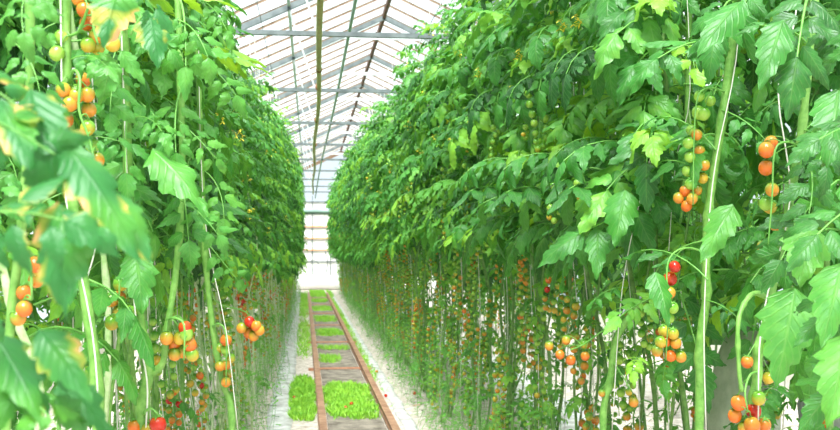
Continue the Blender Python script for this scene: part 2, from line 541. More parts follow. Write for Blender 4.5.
def add_truss(plant, r, pos, rz, cls, mode, scale=1.0):
    if mode == 'near':
        me, fruits = r.choice(NEAR_TRUSS[cls])
        t = link('fruit_truss', me, plant, pos); t.rotation_euler = (0, 0, rz); t.scale = (scale,) * 3
        for c, ci, s in fruits:
            o = link('tomato', TOM[1, ci, r.randrange(3)], t, c); o.scale = (s, s, s); o.rotation_euler = (0, 0, r.random() * 6)
    else:
        me = r.choice((MID_TRUSS if mode == 'mid' else FAR_TRUSS)[cls])
        t = link('fruit_truss', me, plant, pos); t.rotation_euler = (0, 0, rz); t.scale = (scale,) * 3
    return t


# ------------------------------------------------------------------ the plant kinds
def stem_fn(a, b, ph, lean):
    def f(z):
        low = max(0, 1.5 - z)
        return (a * math.sin(z * 2.3 + ph) + .02 * math.sin(z * 7 + ph), lean * low ** 1.4 + b * math.sin(z * 3.1 + ph * 2), z)
    return f


KIND = {}


def make_kind(key, r, lod, n, z0, z1, wisps, stem_mat, size, k, bias, wob=.03):
    L = []
    for i in range(k):
        fn = stem_fn(r.uniform(.01, wob), r.uniform(.01, wob), r.uniform(0, 6), r.uniform(-.28, .28))
        z = np.linspace(0, z1 - .05, 26 if lod else 14)
        mb = MB(); tube(mb, [fn(q) for q in z], np.linspace(.0105, .006, len(z)), 7 if lod == 2 else 5)
        # leaf scars thicken the stem at intervals
        st = mb.mesh('stem', [M[stem_mat]])
        fn2 = stem_fn(r.uniform(.02, .05), r.uniform(.02, .05), r.uniform(0, 6), r.uniform(-.4, .4)); dx, dy = r.uniform(-.12, .12), r.uniform(.12, .26)
        mb = MB(); tube(mb, [(fn2(q)[0] + dx * min(1, q * 2), fn2(q)[1] + dy * min(1, q), q) for q in np.linspace(0, 1.9, 18)], np.linspace(.008, .004, 18), 5)
        sd = mb.mesh('side_stem', [M[stem_mat]])
        mb = MB(); o = (r.uniform(-.03, .05), r.uniform(-.06, .06))
        tube(mb, [(o[0] + .012 * math.sin(q * 5), o[1] + .012 * math.cos(q * 4) + fn(0)[1] * max(0, 1 - q / 1.5) * .6, q) for q in np.linspace(0.02, 3.72, 22)], .0019 if lod else .0026, 4)
        tw = mb.mesh('twine', [M['twine']])
        fo = foliage(r, lod, n, z0, z1, fn, wisps, size=size, bias=bias).mesh('foliage', [M['leaf'], M['petiole'], M['flower']])
        L.append((fn, st, sd, tw, fo))
    KIND[key] = L


rk = random.Random(21)
make_kind('left_mid', rk, 1, 104, 1.34, 3.1, 12, 'stem_pale', .72, 5, .55)
make_kind('left_far', rk, 0, 118, 1.0, 3.15, 12, 'stem_pale', .78, 4, .55)
make_kind('right_near', rk, 2, 78, 1.45, 3.2, 14, 'stem_dark', .88, 4, .6, .05)
make_kind('left_near', rk, 2, 84, 1.38, 3.1, 10, 'stem', .78, 3, .55, .04)
make_kind('right_mid', rk, 1, 104, 1.5, 3.25, 20, 'stem_dark', .78, 5, .6, .05)
make_kind('right_far', rk, 0, 118, 1.22, 3.3, 22, 'stem_dark', .80, 4, .6)
make_kind('back', rk, 0, 80, 1.12, 3.2, 30, 'stem_dark', .95, 4, .2, .05)


def plant(key, r, x, y, side, tilt, trusses, mode, label, group, spread=.35, zr=(.45, 1.5), side_stem=True):
    """side +1: the aisle lies towards +x; -1: towards -x"""
    fn, st, sd, tw, fo = r.choice(KIND[key])
    root = empty('tomato_plant', (x, y, .01), (0, tilt if side > 0 else -tilt, 0))
    tag(root, label, 'plant', group)
    fl = 0 if side > 0 else PI
    sc_ = r.uniform(.94, 1.06)
    for nm, me in (('stem', st), ('twine', tw), ('foliage', fo)) + ((('side_stem', sd),) if side_stem else ()):
        o = link(nm, me, root); o.rotation_euler = (0, 0, fl)
        if nm == 'foliage': o.rotation_euler = (0, 0, fl + r.uniform(-.3, .3)); o.scale = (1, 1, sc_)
    if side > 0 and key != 'back':
        k2 = r.choice(KIND[key])
        o = link('side_stem', k2[2], root); o.rotation_euler = (0, 0, PI + r.uniform(-.4, .4))
        o = link('twine', k2[3], root, (.04, .17, 0))
    for i in range(trusses):
        z = r.uniform(*zr); p = fn(z)
        high = i == trusses - 1 and side < 0 and trusses > 3
        if high: z = r.uniform(1.7, 2.5); p = fn(z)
        az = r.gauss(0, .9) + fl
        sx = -1 if fl else 1
        cls = 'green' if high else mode[1](z, r)
        ho = -.2 if high else 0
        add_truss(root, r, (sx * p[0] + ho, sx * p[1] + r.uniform(-.05, .05), z), az, cls, mode[0], r.uniform(.85, 1.15))
    return root


rp = random.Random(33)


def left_cls(z, r):
    return r.choices(CL, (4, 3, 3, 2))[0] if z < 1.3 else r.choices(CL, (6, 3, 1, 0))[0]


def right_cls_near(z, r):
    return r.choices(CL, (5, 5, 4, .7))[0] if z < 1.25 else r.choices(CL, (5, 4, 2, 0))[0]


def right_cls_far(z, r):
    return r.choices(CL, (8, 4, .8, .1))[0] if z < .9 else r.choices(CL, (9, 1.5, .1, 0))[0]


ORD = ['first', 'second', 'third', 'fourth', 'fifth', 'sixth', 'seventh', 'eighth', 'ninth', 'tenth', 'eleventh', 'twelfth']

# --- left front row
n = 0; y = 2.75
while y < 32.6:
    f = min(1, max(0, (y - 7) / 8)); tilt = math.radians(-5.5 + 5.5 * f) if y > 4 else math.radians(-4)
    near = y < 5.2
    key = 'left_near' if near else ('left_mid' if y < 13 else 'left_far')
    if n < 12:
        lab = 'tomato plant tied to twine, %s behind the thick forked stem, left of the rails' % ORD[n]
        grp = 'tomato plants in the row left of the rails'
    elif y < 18: lab, grp = 'tomato plant tied to white twine, mid-way down the row left of the rails', 'mid-way tomato plants left of the rails'
    else: lab, grp = 'small-looking distant tomato plant at the far end of the row left of the rails', 'distant tomato plants left of the rails'
    plant(key, rp, -.53 + rp.uniform(-.04, .04), y, 1, tilt, rp.choice((2, 3, 3)), ('near' if y < 5 else 'mid' if y < 11 else 'far', left_cls), lab, grp, zr=(.4, 1.45))
    n += 1; y += rp.uniform(.40, .50)
# --- right front row
n = 0; y = 3.35
while y < 32.8:
    f = min(1, max(0, (y - 8) / 9)); tilt = math.radians(0 + 3.5 * f)
    key = 'right_near' if y < 6.2 else ('right_mid' if y < 14 else 'right_far')
    cls = right_cls_near if y < 7.5 else right_cls_far
    if n < 12:
        lab = 'leafy tomato plant, %s behind the nearest thick stem in the row right of the rails' % ORD[n]
        grp = 'tomato plants in the row right of the rails'
    elif y < 18: lab, grp = 'tomato plant with strings of green fruit, mid-way down the row right of the rails', 'mid-way tomato plants right of the rails'
    else: lab, grp = 'small-looking distant tomato plant at the far end of the row right of the rails', 'distant tomato plants right of the rails'
    plant(key, rp, 1.24 - .0052 * y + rp.uniform(-.06, .06), y, -1, tilt, rp.choice((6, 7, 8)) if y < 16 else 5, ('near' if y < 6 else 'mid' if y < 12 else 'far', cls), lab, grp, zr=(.4, 1.62))
    n += 1; y += rp.uniform(.38, .48)
# --- rows behind the front rows
for x0, side, y0, y1, st, lab, grp in ((-1.05, 1, 2.0, 32, .62, 'shaded tomato plant in the second row behind the left one', 'second row plants on the left'),
                                       (1.75, -1, 2.6, 32, .55, 'shaded tomato plant in the second row behind the right one', 'second row plants on the right'),
                                       (3.15, -1, 4.6, 22, .9, 'tomato plant in the row beyond the far aisle on the right', 'third row plants on the right')):
    y = y0
    while y < y1:
        plant('back', rp, x0 + rp.uniform(-.08, .08), y, side, 0, 3 if y < 12 else 2, ('mid' if y < 7 else 'far', right_cls_near if x0 > 0 else left_cls), lab, grp, zr=(.4, 1.5), side_stem=y < 14)
        y += rp.uniform(.9, 1.1) * st


# ------------------------------------------------------------------ hero plants close to the camera
def npv(p): return np.array(p)


class Hero:
    def __init__(s, label, base, seed, group=None):
        s.root = empty('tomato_plant', base); tag(s.root, label, 'plant', group)
        s.b = npv(base); s.fol = MB(); s.r = random.Random(seed)

    def loc(s, u, v, y): return npv(at(u, v, y)) - s.b

    def stem(s, pts, r0, r1, mat='stem', name='stem', k=5):
        P = smooth_path([s.loc(*p) for p in pts], k)
        mb = MB(); rr = np.linspace(r0, r1, len(P)) * (1 + .07 * np.sin(np.arange(len(P)) * 1.9) + .28 * (np.arange(len(P)) % 7 == 3))
        tube(mb, P, rr, 10); link(name, mb.mesh(name, [M[mat]]), s.root)

    def ground_stem(s, pts, r0, r1, mat='stem', name='stem'):
        """stem through the points, carried down to the ground under its lowest point"""
        low = s.loc(*pts[-1]); P = [s.loc(*p) for p in pts] + [np.array((low[0] + (0 - low[0]) * .5, low[1] + (0 - low[1]) * .5, low[2] * .5 + 0)), np.array((0, 0, 0.))]
        P = smooth_path(P, 5)
        mb = MB(); rr = np.linspace(r1, r0, len(P)) * (1 + .07 * np.sin(np.arange(len(P)) * 1.9) + .28 * (np.arange(len(P)) % 7 == 3))
        tube(mb, P, rr, 10); link(name, mb.mesh(name, [M[mat]]), s.root)
        s.P = P

    def twine(s, pts, rad=.0018):
        mb = MB(); tube(mb, smooth_path([s.loc(*p) for p in pts], 4), rad, 5); link('twine', mb.mesh('twine', [M['twine']]), s.root)

    def truss(s, stalk, fruits, rad=.017, y=None):
        """stalk: points; fruits: (u, v, colour, size)"""
        P = smooth_path([s.loc(*p) for p in stalk], 4)
        mb = MB(); tube(mb, P, np.linspace(.0032, .0016, len(P)), 6)
        y0 = stalk[0][2]
        c = []
        for k, fr in enumerate(fruits):
            u, v, ci = fr[:3]; sz = (fr[3] if len(fr) > 3 else 1) * rad / .0175
            yy = y0 + (fr[4] if len(fr) > 4 else (-.02, .012, -.004)[k % 3])
            ctr = s.loc(u, v, yy); top = ctr + np.array((0, 0, .0175 * sz))
            q = P[np.argmin(np.linalg.norm(P - top, axis=1))]
            if np.linalg.norm(q - top) < .09: tube(mb, smooth_path([q, (q + top) / 2 + np.array((0, 0, .008)), top], 3), .0013, 5, cap=False)
            c.append((top, ci, sz))
        t = link('fruit_truss', mb.mesh('fruit_truss', [M['petiole']]), s.root)
        for top, ci, sz in c:
            o = link('tomato', TOM[2, ci, s.r.randrange(3)], t, top); o.scale = (sz, sz, sz)
            o.rotation_euler = (s.r.uniform(-.3, .3), s.r.uniform(-.3, .3), s.r.random() * 6)

    def blade(s, p0, p1, w, tint=.4, curl=.5, fold=.2, roll=0., petiole=None):
        """one large leaflet from p0 to p1"""
        a, b = s.loc(*p0), s.loc(*p1); f = b - a; L = np.linalg.norm(f)
        f = unit(f); upv = np.array((0, -.5, .85)); side = unit(np.cross(upv, f)); upv = np.cross(f, side)
        upv = upv * math.cos(roll) + side * math.sin(roll)
        f2 = f * math.cos(curl / 2) + unit(upv) * math.sin(curl / 2)
        leaflet(s.fol, a, f2, upv, L * 1.05, L * w, 2, curl, fold, tint, s.r)
        if petiole: tube(s.fol, smooth_path([s.loc(*petiole), (s.loc(*petiole) + a) / 2 + np.array((0, 0, .01)), a], 3), .0022, 5, 1)

    def leaf(s, p0, p1, tint=.4, droop=.6, pairs=3, roll=0., size=1.0):
        """a whole compound leaf whose rachis runs from p0 to p1"""
        a, b = s.loc(*p0), s.loc(*p1); f = b - a; L = np.linalg.norm(f) / .98; f = unit(f)
        src = compound(s.r, L, 2, 0, droop * .5, droop, pairs, size)
        upv = np.array((0, -.6, .8)); side = unit(np.cross(upv, f)); upv = np.cross(f, side)
        upv2 = upv * math.cos(roll) + side * math.sin(roll); side = np.cross(upv2, f)
        M3 = np.stack((f, side, upv2), axis=1)
        V = np.concatenate(src.v) @ M3.T + a; A = np.concatenate(src.a).copy(); A[:, 2] += tint
        s.fol.v.append(V); s.fol.f.append(np.concatenate(src.f) + s.fol.n); s.fol.m.append(np.concatenate(src.m)); s.fol.a.append(A); s.fol.n += len(V)

    def fill(s, n, z0, z1, xr, yr, az0, spread=1.0, scale=(.8, 1.15), tint=None):
        for _ in range(n):
            z = s.r.uniform(z0, z1); x = s.r.uniform(*xr); y = s.r.uniform(*yr)
            add_leaf(s.fol, s.r, 2, (x - s.b[0], y - s.b[1], z - s.b[2]), az0 + s.r.gauss(0, spread), s.r.uniform(*scale), s.r.uniform(-.3, .3), tint)

    def done(s):
        if s.fol.n: link('foliage', s.fol.mesh('foliage', [M['leaf'], M['petiole']]), s.root)


# ---- left
h = Hero('nearest tomato plant on the left, blurred leaves with dry brown patches', (-.42, .95, .01), 1)
h.ground_stem([(-95, -60, .98), (-90, 120, .97), (-85, 300, .96), (-80, 460, .96)], .011, .008)
T_OLD = 1.3
for a in [((-70, 90, .85), (70, 200, .80), T_OLD, .9), ((-60, 230, .82), (110, 215, .76), T_OLD, .9), ((-50, 330, .85), (60, 440, .80), T_OLD, .8),
          ((-60, 60, .95), (45, 150, .88), T_OLD, .9), ((-30, 370, .85), (120, 455, .8), T_OLD, .7), ((-90, 240, .8), (-15, 340, .76), T_OLD, .8)]:
    h.leaf(a[0], a[1], a[2], a[3], 3, h.r.uniform(-.3, .3), 1.0)
for a in [((62, 205, .80), (66, 318, .78), .55), ((30, 90, .86), (60, 190, .84), .5), ((70, 150, .82), (140, 265, .80), .42), ((110, 190, .84), (150, 262, .82), .5),
          ((40, 330, .82), (90, 400, .8), .5), ((0, 100, .84), (30, 170, .8), .5), ((20, 130, .86), (100, 170, .84), .4),
          ((-10, 330, .84), (40, 425, .80), .5), ((60, 380, .9), (110, 440, .88), .5)]:
    h.blade(a[0], a[1], a[2], T_OLD, h.r.uniform(.3, .9), .2, h.r.uniform(-.4, .4))
h.done()

h = Hero('tomato plant with a yellow-flecked crown above an orange fruit cluster, upper left', (-.46, 1.45, .01), 2)
h.ground_stem([(28, -80, 1.50), (30, 60, 1.50), (24, 200, 1.5), (10, 330, 1.5), (5, 450, 1.5)], .008, .006)
h.truss([(8, 250, 1.5), (20, 252, 1.48), (30, 262, 1.46), (32, 300, 1.46)], [(33, 265, 3), (37, 280, 2), (26, 293, 3), (23, 309, 3), (42, 272, 1), (16, 318, 2)], .0115)
h.blade((118, -14, 1.3), (104, 46, 1.28), .75, T_OLD + .1, .5, .2, .3, (150, -30, 1.4))
h.blade((150, 15, 1.5), (158, 66, 1.48), .62, T_OLD, .4, .2, .1, (130, 35, 1.5))
h.leaf((100, -30, 1.4), (165, 25, 1.35), T_OLD, .8, 3)
h.leaf((40, -20, 1.4), (-10, 50, 1.3), .5, .8, 3)
h.leaf((10, 40, 1.5), (70, 110, 1.45), .45, .9, 3)
h.leaf((5, 160, 1.5), (-20, 230, 1.4), .4, .9, 3)
h.done()

h = Hero('tomato plant with a straight thick stem and a long ripening truss, upper left', (-.40, 1.80, .01), 3)
h.ground_stem([(64, -60, 1.80), (66, 40, 1.8), (68, 130, 1.8), (74, 220, 1.8), (86, 300, 1.8), (98, 430, 1.8)], .0105, .0088)
h.twine([(60, -60, 1.79), (62, 100, 1.78), (66, 200, 1.78), (92, 330, 1.78), (100, 430, 1.78)], .0014)
h.truss([(68, 84, 1.79), (74, 70, 1.77), (80, 80, 1.75), (79, 110, 1.74), (88, 135, 1.74), (94, 158, 1.74)],
        [(62, 90, 2), (81, 80, 3), (87, 95, 2), (70, 104, 2), (89, 110, 2), (67, 120, 3), (90, 128, 1), (93, 145, 0), (96, 160, 2), (77, 96, 2), (74, 92, 1)], .0132)
h.truss([(70, 36, 1.79), (80, 30, 1.77), (90, 5, 1.74), (94, 30, 1.73), (98, 44, 1.73)],
        [(84, 10, 3), (87, 24, 3), (95, 36, 2), (109, 32, 2), (98, 47, 1), (89, 45, 1), (80, -2, 2), (60, 38, 0), (60, 54, 0), (114, 45, 1)], .0135)
for a in [((70, 60, 1.8), (128, 62, 1.75), .5), ((68, 140, 1.8), (130, 150, 1.75), .35), ((66, 20, 1.8), (10, 60, 1.8), .45), ((72, 190, 1.8), (20, 230, 1.75), .4), 
          ((66, -30, 1.8), (120, -10, 1.75), .6)]:
    h.leaf(a[0], a[1], a[2], .9, 3)
h.done()

h = Hero('tomato plant with a thick forked stem and a red fruit low down, left side', (-.33, 2.2, .01), 4)
h.ground_stem([(120, -60, 2.2), (126, 90, 2.2), (130, 240, 2.2), (140, 320, 2.2), (149, 370, 2.2), (142, 430, 2.2)], .0135, .009)
h.stem([(150, 376, 2.2), (163, 362, 2.19), (167, 330, 2.18), (176, 270, 2.2), (182, 180, 2.24), (180, 60, 2.28), (175, -60, 2.3)], .007, .0075, name='side_stem')
h.twine([(118, -60, 2.18), (128, 200, 2.17), (136, 320, 2.17), (147, 380, 2.17), (146, 430, 2.17)])
h.truss([(132, 268, 2.19), (126, 266, 2.16), (120, 280, 2.14), (119, 320, 2.14)], [(119, 284, 1), (120, 298, 3), (118, 313, 2), (110, 323, 1), (125, 325, 1), (131, 312, 1), (112, 300, 2)], .0155)
h.truss([(167, 320, 2.18), (174, 318, 2.14), (184, 325, 2.12), (184, 360, 2.12)],
        [(184, 328, 4), (176, 345, 3), (189, 345, 3), (187, 334, 0), (176, 354, 2), (190, 355, 1), (166, 338, 2), (183, 352, 2), (181, 338, 1)], .0145)
h.truss([(143, 415, 2.19), (150, 408, 2.15), (158, 414, 2.14)], [(159, 425, 4, 1.1), (136, 427, 3, 1.0), (147, 430, 2)], .0165)
for a in [((128, 120, 2.2), (190, 130, 2.1), .5), ((130, 215, 2.2), (160, 275, 2.15), .5), ((180, 200, 2.2), (225, 250, 2.1), .5),
          ((178, 120, 2.2), (215, 180, 2.15), .55), ((120, 30, 2.2), (180, 60, 2.1), .45), ((178, 20, 2.2), (225, 70, 2.1), .55), ((122, 60, 2.2), (70, 120, 2.2), .4)]:
    h.leaf(a[0], a[1], a[2], .95, 3)
h.blade((136, 255, 2.1), (142, 312, 2.06), .62, .4, .5, .2, .2)
for a in [((128, 60, 2.2), (92, 130, 2.05), .45), ((127, -10, 2.2), (150, 85, 2.0), .5), ((129, 110, 2.2), (122, 195, 2.05), .4), ((181, 90, 2.26), (165, 175, 2.1), .45), ((182, 180, 2.24), (192, 262, 2.08), .4), ((180, 0, 2.28), (200, 90, 2.1), .5)]:
    h.leaf(a[0], a[1], a[2], .9, 3, 0, .9)
h.blade((152, 150, 2.1), (205, 215, 2.05), .5, .5, .7, .3)
h.done()

h = Hero('tomato plant with a pale slanting stem and stacked orange fruit, left side', (-.30, 2.9, .01), 5)
h.ground_stem([(195, -60, 2.9), (200, 120, 2.9), (205, 250, 2.9), (213, 330, 2.9), (222, 380, 2.9), (232, 430, 2.9)], .010, .0075)
h.twine([(197, -60, 2.88), (203, 200, 2.88), (226, 330, 2.85), (238, 430, 2.85)], .0013)
h.truss([(213, 326, 2.89), (220, 324, 2.86), (226, 336, 2.85), (226, 385, 2.85)], [(227, 340, 3, 1.15), (219, 348, 1), (227, 350, 0), (226, 365, 3), (226, 374, 2), (226, 382, 2), (219, 366, 2), (230, 358, 1)], .0145)
h.truss([(204, 250, 2.9), (215, 300, 3.2), (246, 312, 3.3), (252, 330, 3.3)], [(248, 322, 4), (252, 325, 4), (243, 328, 2), (256, 326, 3), (249, 333, 3), (255, 336, 2), (260, 330, 2)], .0155)
for a in [((200, 60, 2.9), (240, 110, 2.8), .6), ((203, 170, 2.9), (250, 230, 2.8), .6), ((205, 240, 2.9), (235, 300, 2.85), .5), ((203, 140, 2.9), (170, 200, 2.9), .45), ((198, 0, 2.9), (240, 40, 2.8), .6)]:
    h.leaf(a[0], a[1], a[2], .95, 3)
h.done()

h = Hero('tomato plant behind the forked stem, thin and half hidden, left side', (-.55, 2.3, .01), 6)
h.ground_stem([(60, -60, 2.35), (90, 150, 2.35), (106, 280, 2.35), (108, 350, 2.35), (104, 430, 2.35)], .008, .0065, 'stem_pale')
h.twine([(80, -60, 2.3), (100, 200, 2.3), (84, 300, 2.3), (86, 430, 2.3)])
h.fill(50, 1.25, 2.3, (-.85, -.55), (2.1, 2.8), 0, 1.1, (.5, .8))
h.fill(8, .9, 1.3, (-.8, -.55), (2.0, 2.6), 0, 1.5, (.3, .6))
h.done()
h = Hero('tomato plant behind the long ripening truss, dense and shaded, upper left', (-.62, 1.7, .01), 16)
h.ground_stem([(-30, -60, 1.75), (-20, 150, 1.75), (10, 300, 1.75), (40, 430, 1.75)], .008, .0065, 'stem_pale')
h.fill(46, 1.15, 2.2, (-1.0, -.62), (1.5, 2.7), 0, 1.2, (.5, .8))
h.fill(6, .95, 1.3, (-.8, -.6), (1.4, 2.2), 0, 1.5, (.3, .6))
h.done()

# ---- right
h = Hero('tomato plant with an upright thick stem and long half-ripe trusses, right side', (1.02, 2.75, .01), 7)
h.ground_stem([(741, -60, 2.75), (735, 20, 2.75), (722, 120, 2.75), (711, 190, 2.75), (706, 250, 2.75), (706, 300, 2.75), (700, 345, 2.75), (699, 430, 2.75)], .0135, .012)
h.twine([(745, -60, 2.72), (736, 60, 2.72), (716, 160, 2.71), (708, 235, 2.71), (704, 330, 2.71), (706, 430, 2.71)])
h.truss([(724, 92, 2.74), (712, 88, 2.7), (698, 96, 2.66), (694, 140, 2.64), (693, 205, 2.64)],
        [(700, 96, 0), (711, 101, 0), (697, 113, 0, 1.25), (705, 114, 0, 1.2), (692, 130, 0), (698, 135, 2), (687, 143, 0), (700, 151, 2), (690, 157, 0), (704, 165, 2), (688, 171, 0), (702, 178, 1), (691, 184, 0), (696, 190, 2), (686, 191, 3), (693, 199, 2), (678, 198, 2), (687, 206, 3)], .0160)
h.truss([(706, 253, 2.74), (690, 248, 2.7), (675, 252, 2.66), (667, 268, 2.64), (668, 310, 2.62), (666, 360, 2.62)],
        [(673, 267, 4), (668, 279, 4, 1.2), (671, 293, 2), (672, 308, 0), (667, 318, 0), (664, 331, 1), (674, 334, 1), (666, 341, 3), (676, 343, 2), (656, 351, 2), (669, 356, 3), (680, 357, 2), (660, 342, 1)], .0165)
for a in [((722, 110, 2.74), (770, 160, 2.6), .45), ((716, 150, 2.74), (640, 110, 2.95), .4), ((730, 50, 2.75), (640, 70, 2.5), .4), ((712, 180, 2.74), (640, 160, 2.95), .35),
          ((735, 0, 2.7), (685, 50, 2.5), .35), ((706, 240, 2.74), (640, 290, 2.95), .3), ((704, 300, 2.74), (745, 330, 2.6), .3), ((720, 130, 2.74), (752, 190, 2.9), .4), ((708, 280, 2.7), (630, 240, 2.95), .35)]:
    h.leaf(a[0], a[1], a[2] - .12, .95, 3)
h.blade((742, 0, 2.4), (697, 58, 2.35), .42, .3, .7, .3, .2)
h.blade((733, 205, 2.45), (702, 262, 2.42), .5, .5, .4, .2, -.1)
h.blade((655, 272, 2.6), (668, 325, 2.55), .5, .35, .6, .3)
h.fill(22, 1.4, 2.3, (1.3, 1.7), (3.0, 3.9), PI, 1.0)
h.done()

h = Hero('tomato plant with a hooked side shoot and a large orange cluster, lower right', (.98, 2.25, .01), 8)
h.ground_stem([(820, -60, 2.3), (811, 40, 2.3), (803, 120, 2.3), (790, 200, 2.3), (774, 275, 2.28), (768, 320, 2.26), (759, 345, 2.25), (757, 380, 2.25), (752, 430, 2.25)], .0135, .0085)
h.stem([(771, 300, 2.27), (755, 293, 2.24), (744, 304, 2.22), (738, 325, 2.2), (739, 370, 2.2), (742, 392, 2.2)], .0065, .0045, name='side_shoot')
h.twine([(800, -60, 2.26), (795, 20, 2.26), (778, 90, 2.26), (790, 200, 2.26), (762, 320, 2.22), (758, 430, 2.22)])
h.truss([(758, 372, 2.24), (750, 375, 2.2), (745, 392, 2.16), (748, 412, 2.16)],
        [(738, 403, 3, 1.1), (752, 411, 4, 1.1), (737, 416, 3), (751, 425, 3, 1.15), (764, 425, 3), (743, 428, 2), (757, 398, 1)], .0165)
h.truss([(800, 150, 2.28), (790, 142, 2.22), (775, 150, 2.2), (772, 200, 2.18), (768, 245, 2.18)],
        [(766, 150, 3, 1.15), (770, 143, 3), (768, 168, 3, 1.1), (772, 190, 2), (764, 204, 0), (777, 224, 2, 1.1), (764, 247, 2), (771, 207, 1)], .0165)
h.truss([(765, 335, 2.26), (762, 345, 2.3), (752, 355, 2.32)], [(748, 362, 3), (755, 361, 2), (770, 335, 0), (767, 348, 0), (770, 378, 1)], .0145)
for a in [((811, 50, 2.3), (750, 25, 2.2), .3), ((805, 100, 2.3), (745, 110, 2.35), .4), ((795, 180, 2.3), (735, 225, 2.45), .35), ((803, 130, 2.3), (845, 180, 2.1), .3),
          ((812, 20, 2.3), (860, 60, 2.1), .3), ((800, 150, 2.3), (830, 240, 2.1), .35), ((790, 200, 2.3), (810, 290, 2.1), .3), ((811, -10, 2.25), (770, 80, 2.0), .25)]:
    h.leaf(a[0], a[1], a[2] - .12, .95, 3)
h.blade((783, 20, 2.05), (760, 88, 2.02), .45, .3, .5, .2, .2)
h.blade((795, 288, 2.05), (776, 385, 2.02), .55, .45, .35, .15, .1)
h.blade((838, 90, 2.0), (828, 165, 1.95), .55, .3, .4, .2)
h.done()

h = Hero('tomato plant with broad drooping leaves cut by the right picture edge', (.98, 1.8, .01), 9)
h.ground_stem([(880, -60, 1.85), (878, 200, 1.85), (872, 430, 1.85)], .009, .008)
for a in [((875, 200, 1.8), (800, 250, 1.65), .35), ((875, 280, 1.8), (815, 340, 1.65), .35), ((878, 340, 1.8), (822, 420, 1.62), .4), ((878, 120, 1.8), (825, 160, 1.65), .3), ((880, 20, 1.8), (830, 60, 1.7), .3), ((875, 400, 1.8), (830, 450, 1.7), .35)]:
    h.leaf(a[0], a[1], a[2] - .12, .8, 3)
h.blade((842, 265, 1.65), (822, 345, 1.62), .55, .45, .5, .2)
h.blade((812, 225, 1.8), (800, 285, 1.75), .7, .6, .5, .2)
h.blade((846, 335, 1.6), (828, 425, 1.58), .5, .6, .5, .2)
h.done()

h = Hero('tomato plant with a stem bent sharply sideways, dark leaves above, right side', (1.05, 3.25, .01), 10)
h.ground_stem([(690, -60, 3.3), (688, 80, 3.3), (682, 200, 3.3), (660, 285, 3.25), (640, 303, 3.22), (618, 335, 3.2), (610, 380, 3.2), (603, 430, 3.2)], .012, .010)
h.twine([(655, 140, 3.1), (640, 200, 3.1), (622, 290, 3.1), (612, 430, 3.1)], .0016)
h.twine([(684, -60, 3.2), (690, 90, 3.2), (676, 160, 3.2), (668, 260, 3.2)], .0015)
h.truss([(612, 360, 3.2), (622, 375, 3.15), (632, 392, 3.12)], [(633, 402, 2, 1.1), (628, 392, 1, .8), (601, 393, 2, .8)], .0150)
h.truss([(655, 290, 3.25), (590, 340, 3.2), (570, 350, 3.1)], [(558, 355, 3), (571, 360, 3, 1.1), (585, 356, 3), (566, 340, 2), (548, 346, 2), (583, 344, 1)], .0155)
for a in [((685, 60, 3.3), (600, 60, 3.0), .35), ((688, 10, 3.3), (610, 20, 3.0), .35), ((682, 180, 3.3), (612, 240, 3.0), .35), ((684, 120, 3.3), (600, 130, 3.0), .35), ((680, 220, 3.3), (560, 250, 3.0), .4), ((670, 270, 3.25), (690, 400, 3.0), .3), ((682, 160, 3.3), (560, 190, 3.1), .9), ((686, 30, 3.3), (575, 30, 3.0), .8)]:
    h.leaf(a[0], a[1], a[2] - .12, 1.0, 3)
h.leaf((682, 290, 3.1), (585, 308, 3.0), .75, .1, 4, 0, .7)
h.blade((625, 190, 3.0), (615, 245, 2.95), .6, .4, .5, .3)
h.fill(22, 1.4, 2.4, (1.3, 1.6), (3.5, 4.3), PI, 1.0)
h.fill(6, 1.0, 1.35, (1.0, 1.3), (3.0, 3.6), PI, 1.3, (.4, .7))
h.done()
h = Hero('dark leafy tomato plant filling the gap behind the upright thick stem', (1.5, 2.55, .01), 11)
h.ground_stem([(800, -60, 2.75), (825, 200, 2.75), (830, 430, 2.75)], .009, .008, 'stem_dark')
h.fill(60, 1.15, 2.45, (1.45, 1.95), (2.5, 3.7), PI, 1.1, (.8, 1.1), .3)
h.fill(10, .75, 1.2, (1.4, 1.8), (2.3, 3.2), PI, 1.1, (.5, .8), .3)
h.done()

# ------------------------------------------------------------------ things half hidden among the stems
def lump(name, mat, pts, rads, loc, label, cat, seed):
    r = random.Random(seed); mb = MB(); nu, nv = 20, 14
    P = smooth_path(pts, 4); k = len(P); rr = np.interp(np.linspace(0, 1, k), np.linspace(0, 1, len(rads)), rads)
    rr = rr * (1 + .06 * np.sin(np.arange(k) * 1.7 + seed)) * np.sqrt(np.clip(np.sin(PI * (np.arange(k) + .35) / (k - .3)), .05, 1)) ** .6
    tube(mb, P, rr, 16)
    V = mb.v[0]; V += .012 * np.sin(V[:, [1, 2, 0]] * 31 + seed)
    o = link(name, mb.mesh(name, [mat]), None, loc); tag(o, label, cat); return o


lump('cloth_sack', M['sack'], [(0, 0, .09), (.02, 0, .3), (-.02, .02, .55), (0, 0, .85), (.02, 0, 1.15)], [.15, .12, .10, .15, .13], (1.68, 3.75, -.01),
     'olive cloth sack standing behind the stems at lower right', 'sack', 2)
lump('cloth_bag', M['sack_grey'], [(0, 0, .08), (.01, 0, .3), (-.01, .02, .6), (0, 0, .9), (.01, 0, 1.08)], [.08, .11, .10, .10, .05], (1.78, 3.3, -.01),
     'grey-green cloth bag behind the big leaf near the right edge', 'bag', 5)

# ------------------------------------------------------------------ the ground
PATH = .0061


def plane(name, x0, x1, y0, y1, z, mat, t=.02):
    mb = MB(); box(mb, (x0, y0, z - t), (x1, y1, z)); o = link(name, mb.mesh(name, [mat], False)); tag(o, kind='structure'); return o


XW0, XW1, YE = -2.55, 4.65, 34.5
plane('floor', XW0 - .3, XW1 + .3, -4, YE + .3, 0, M['soil'], .1)


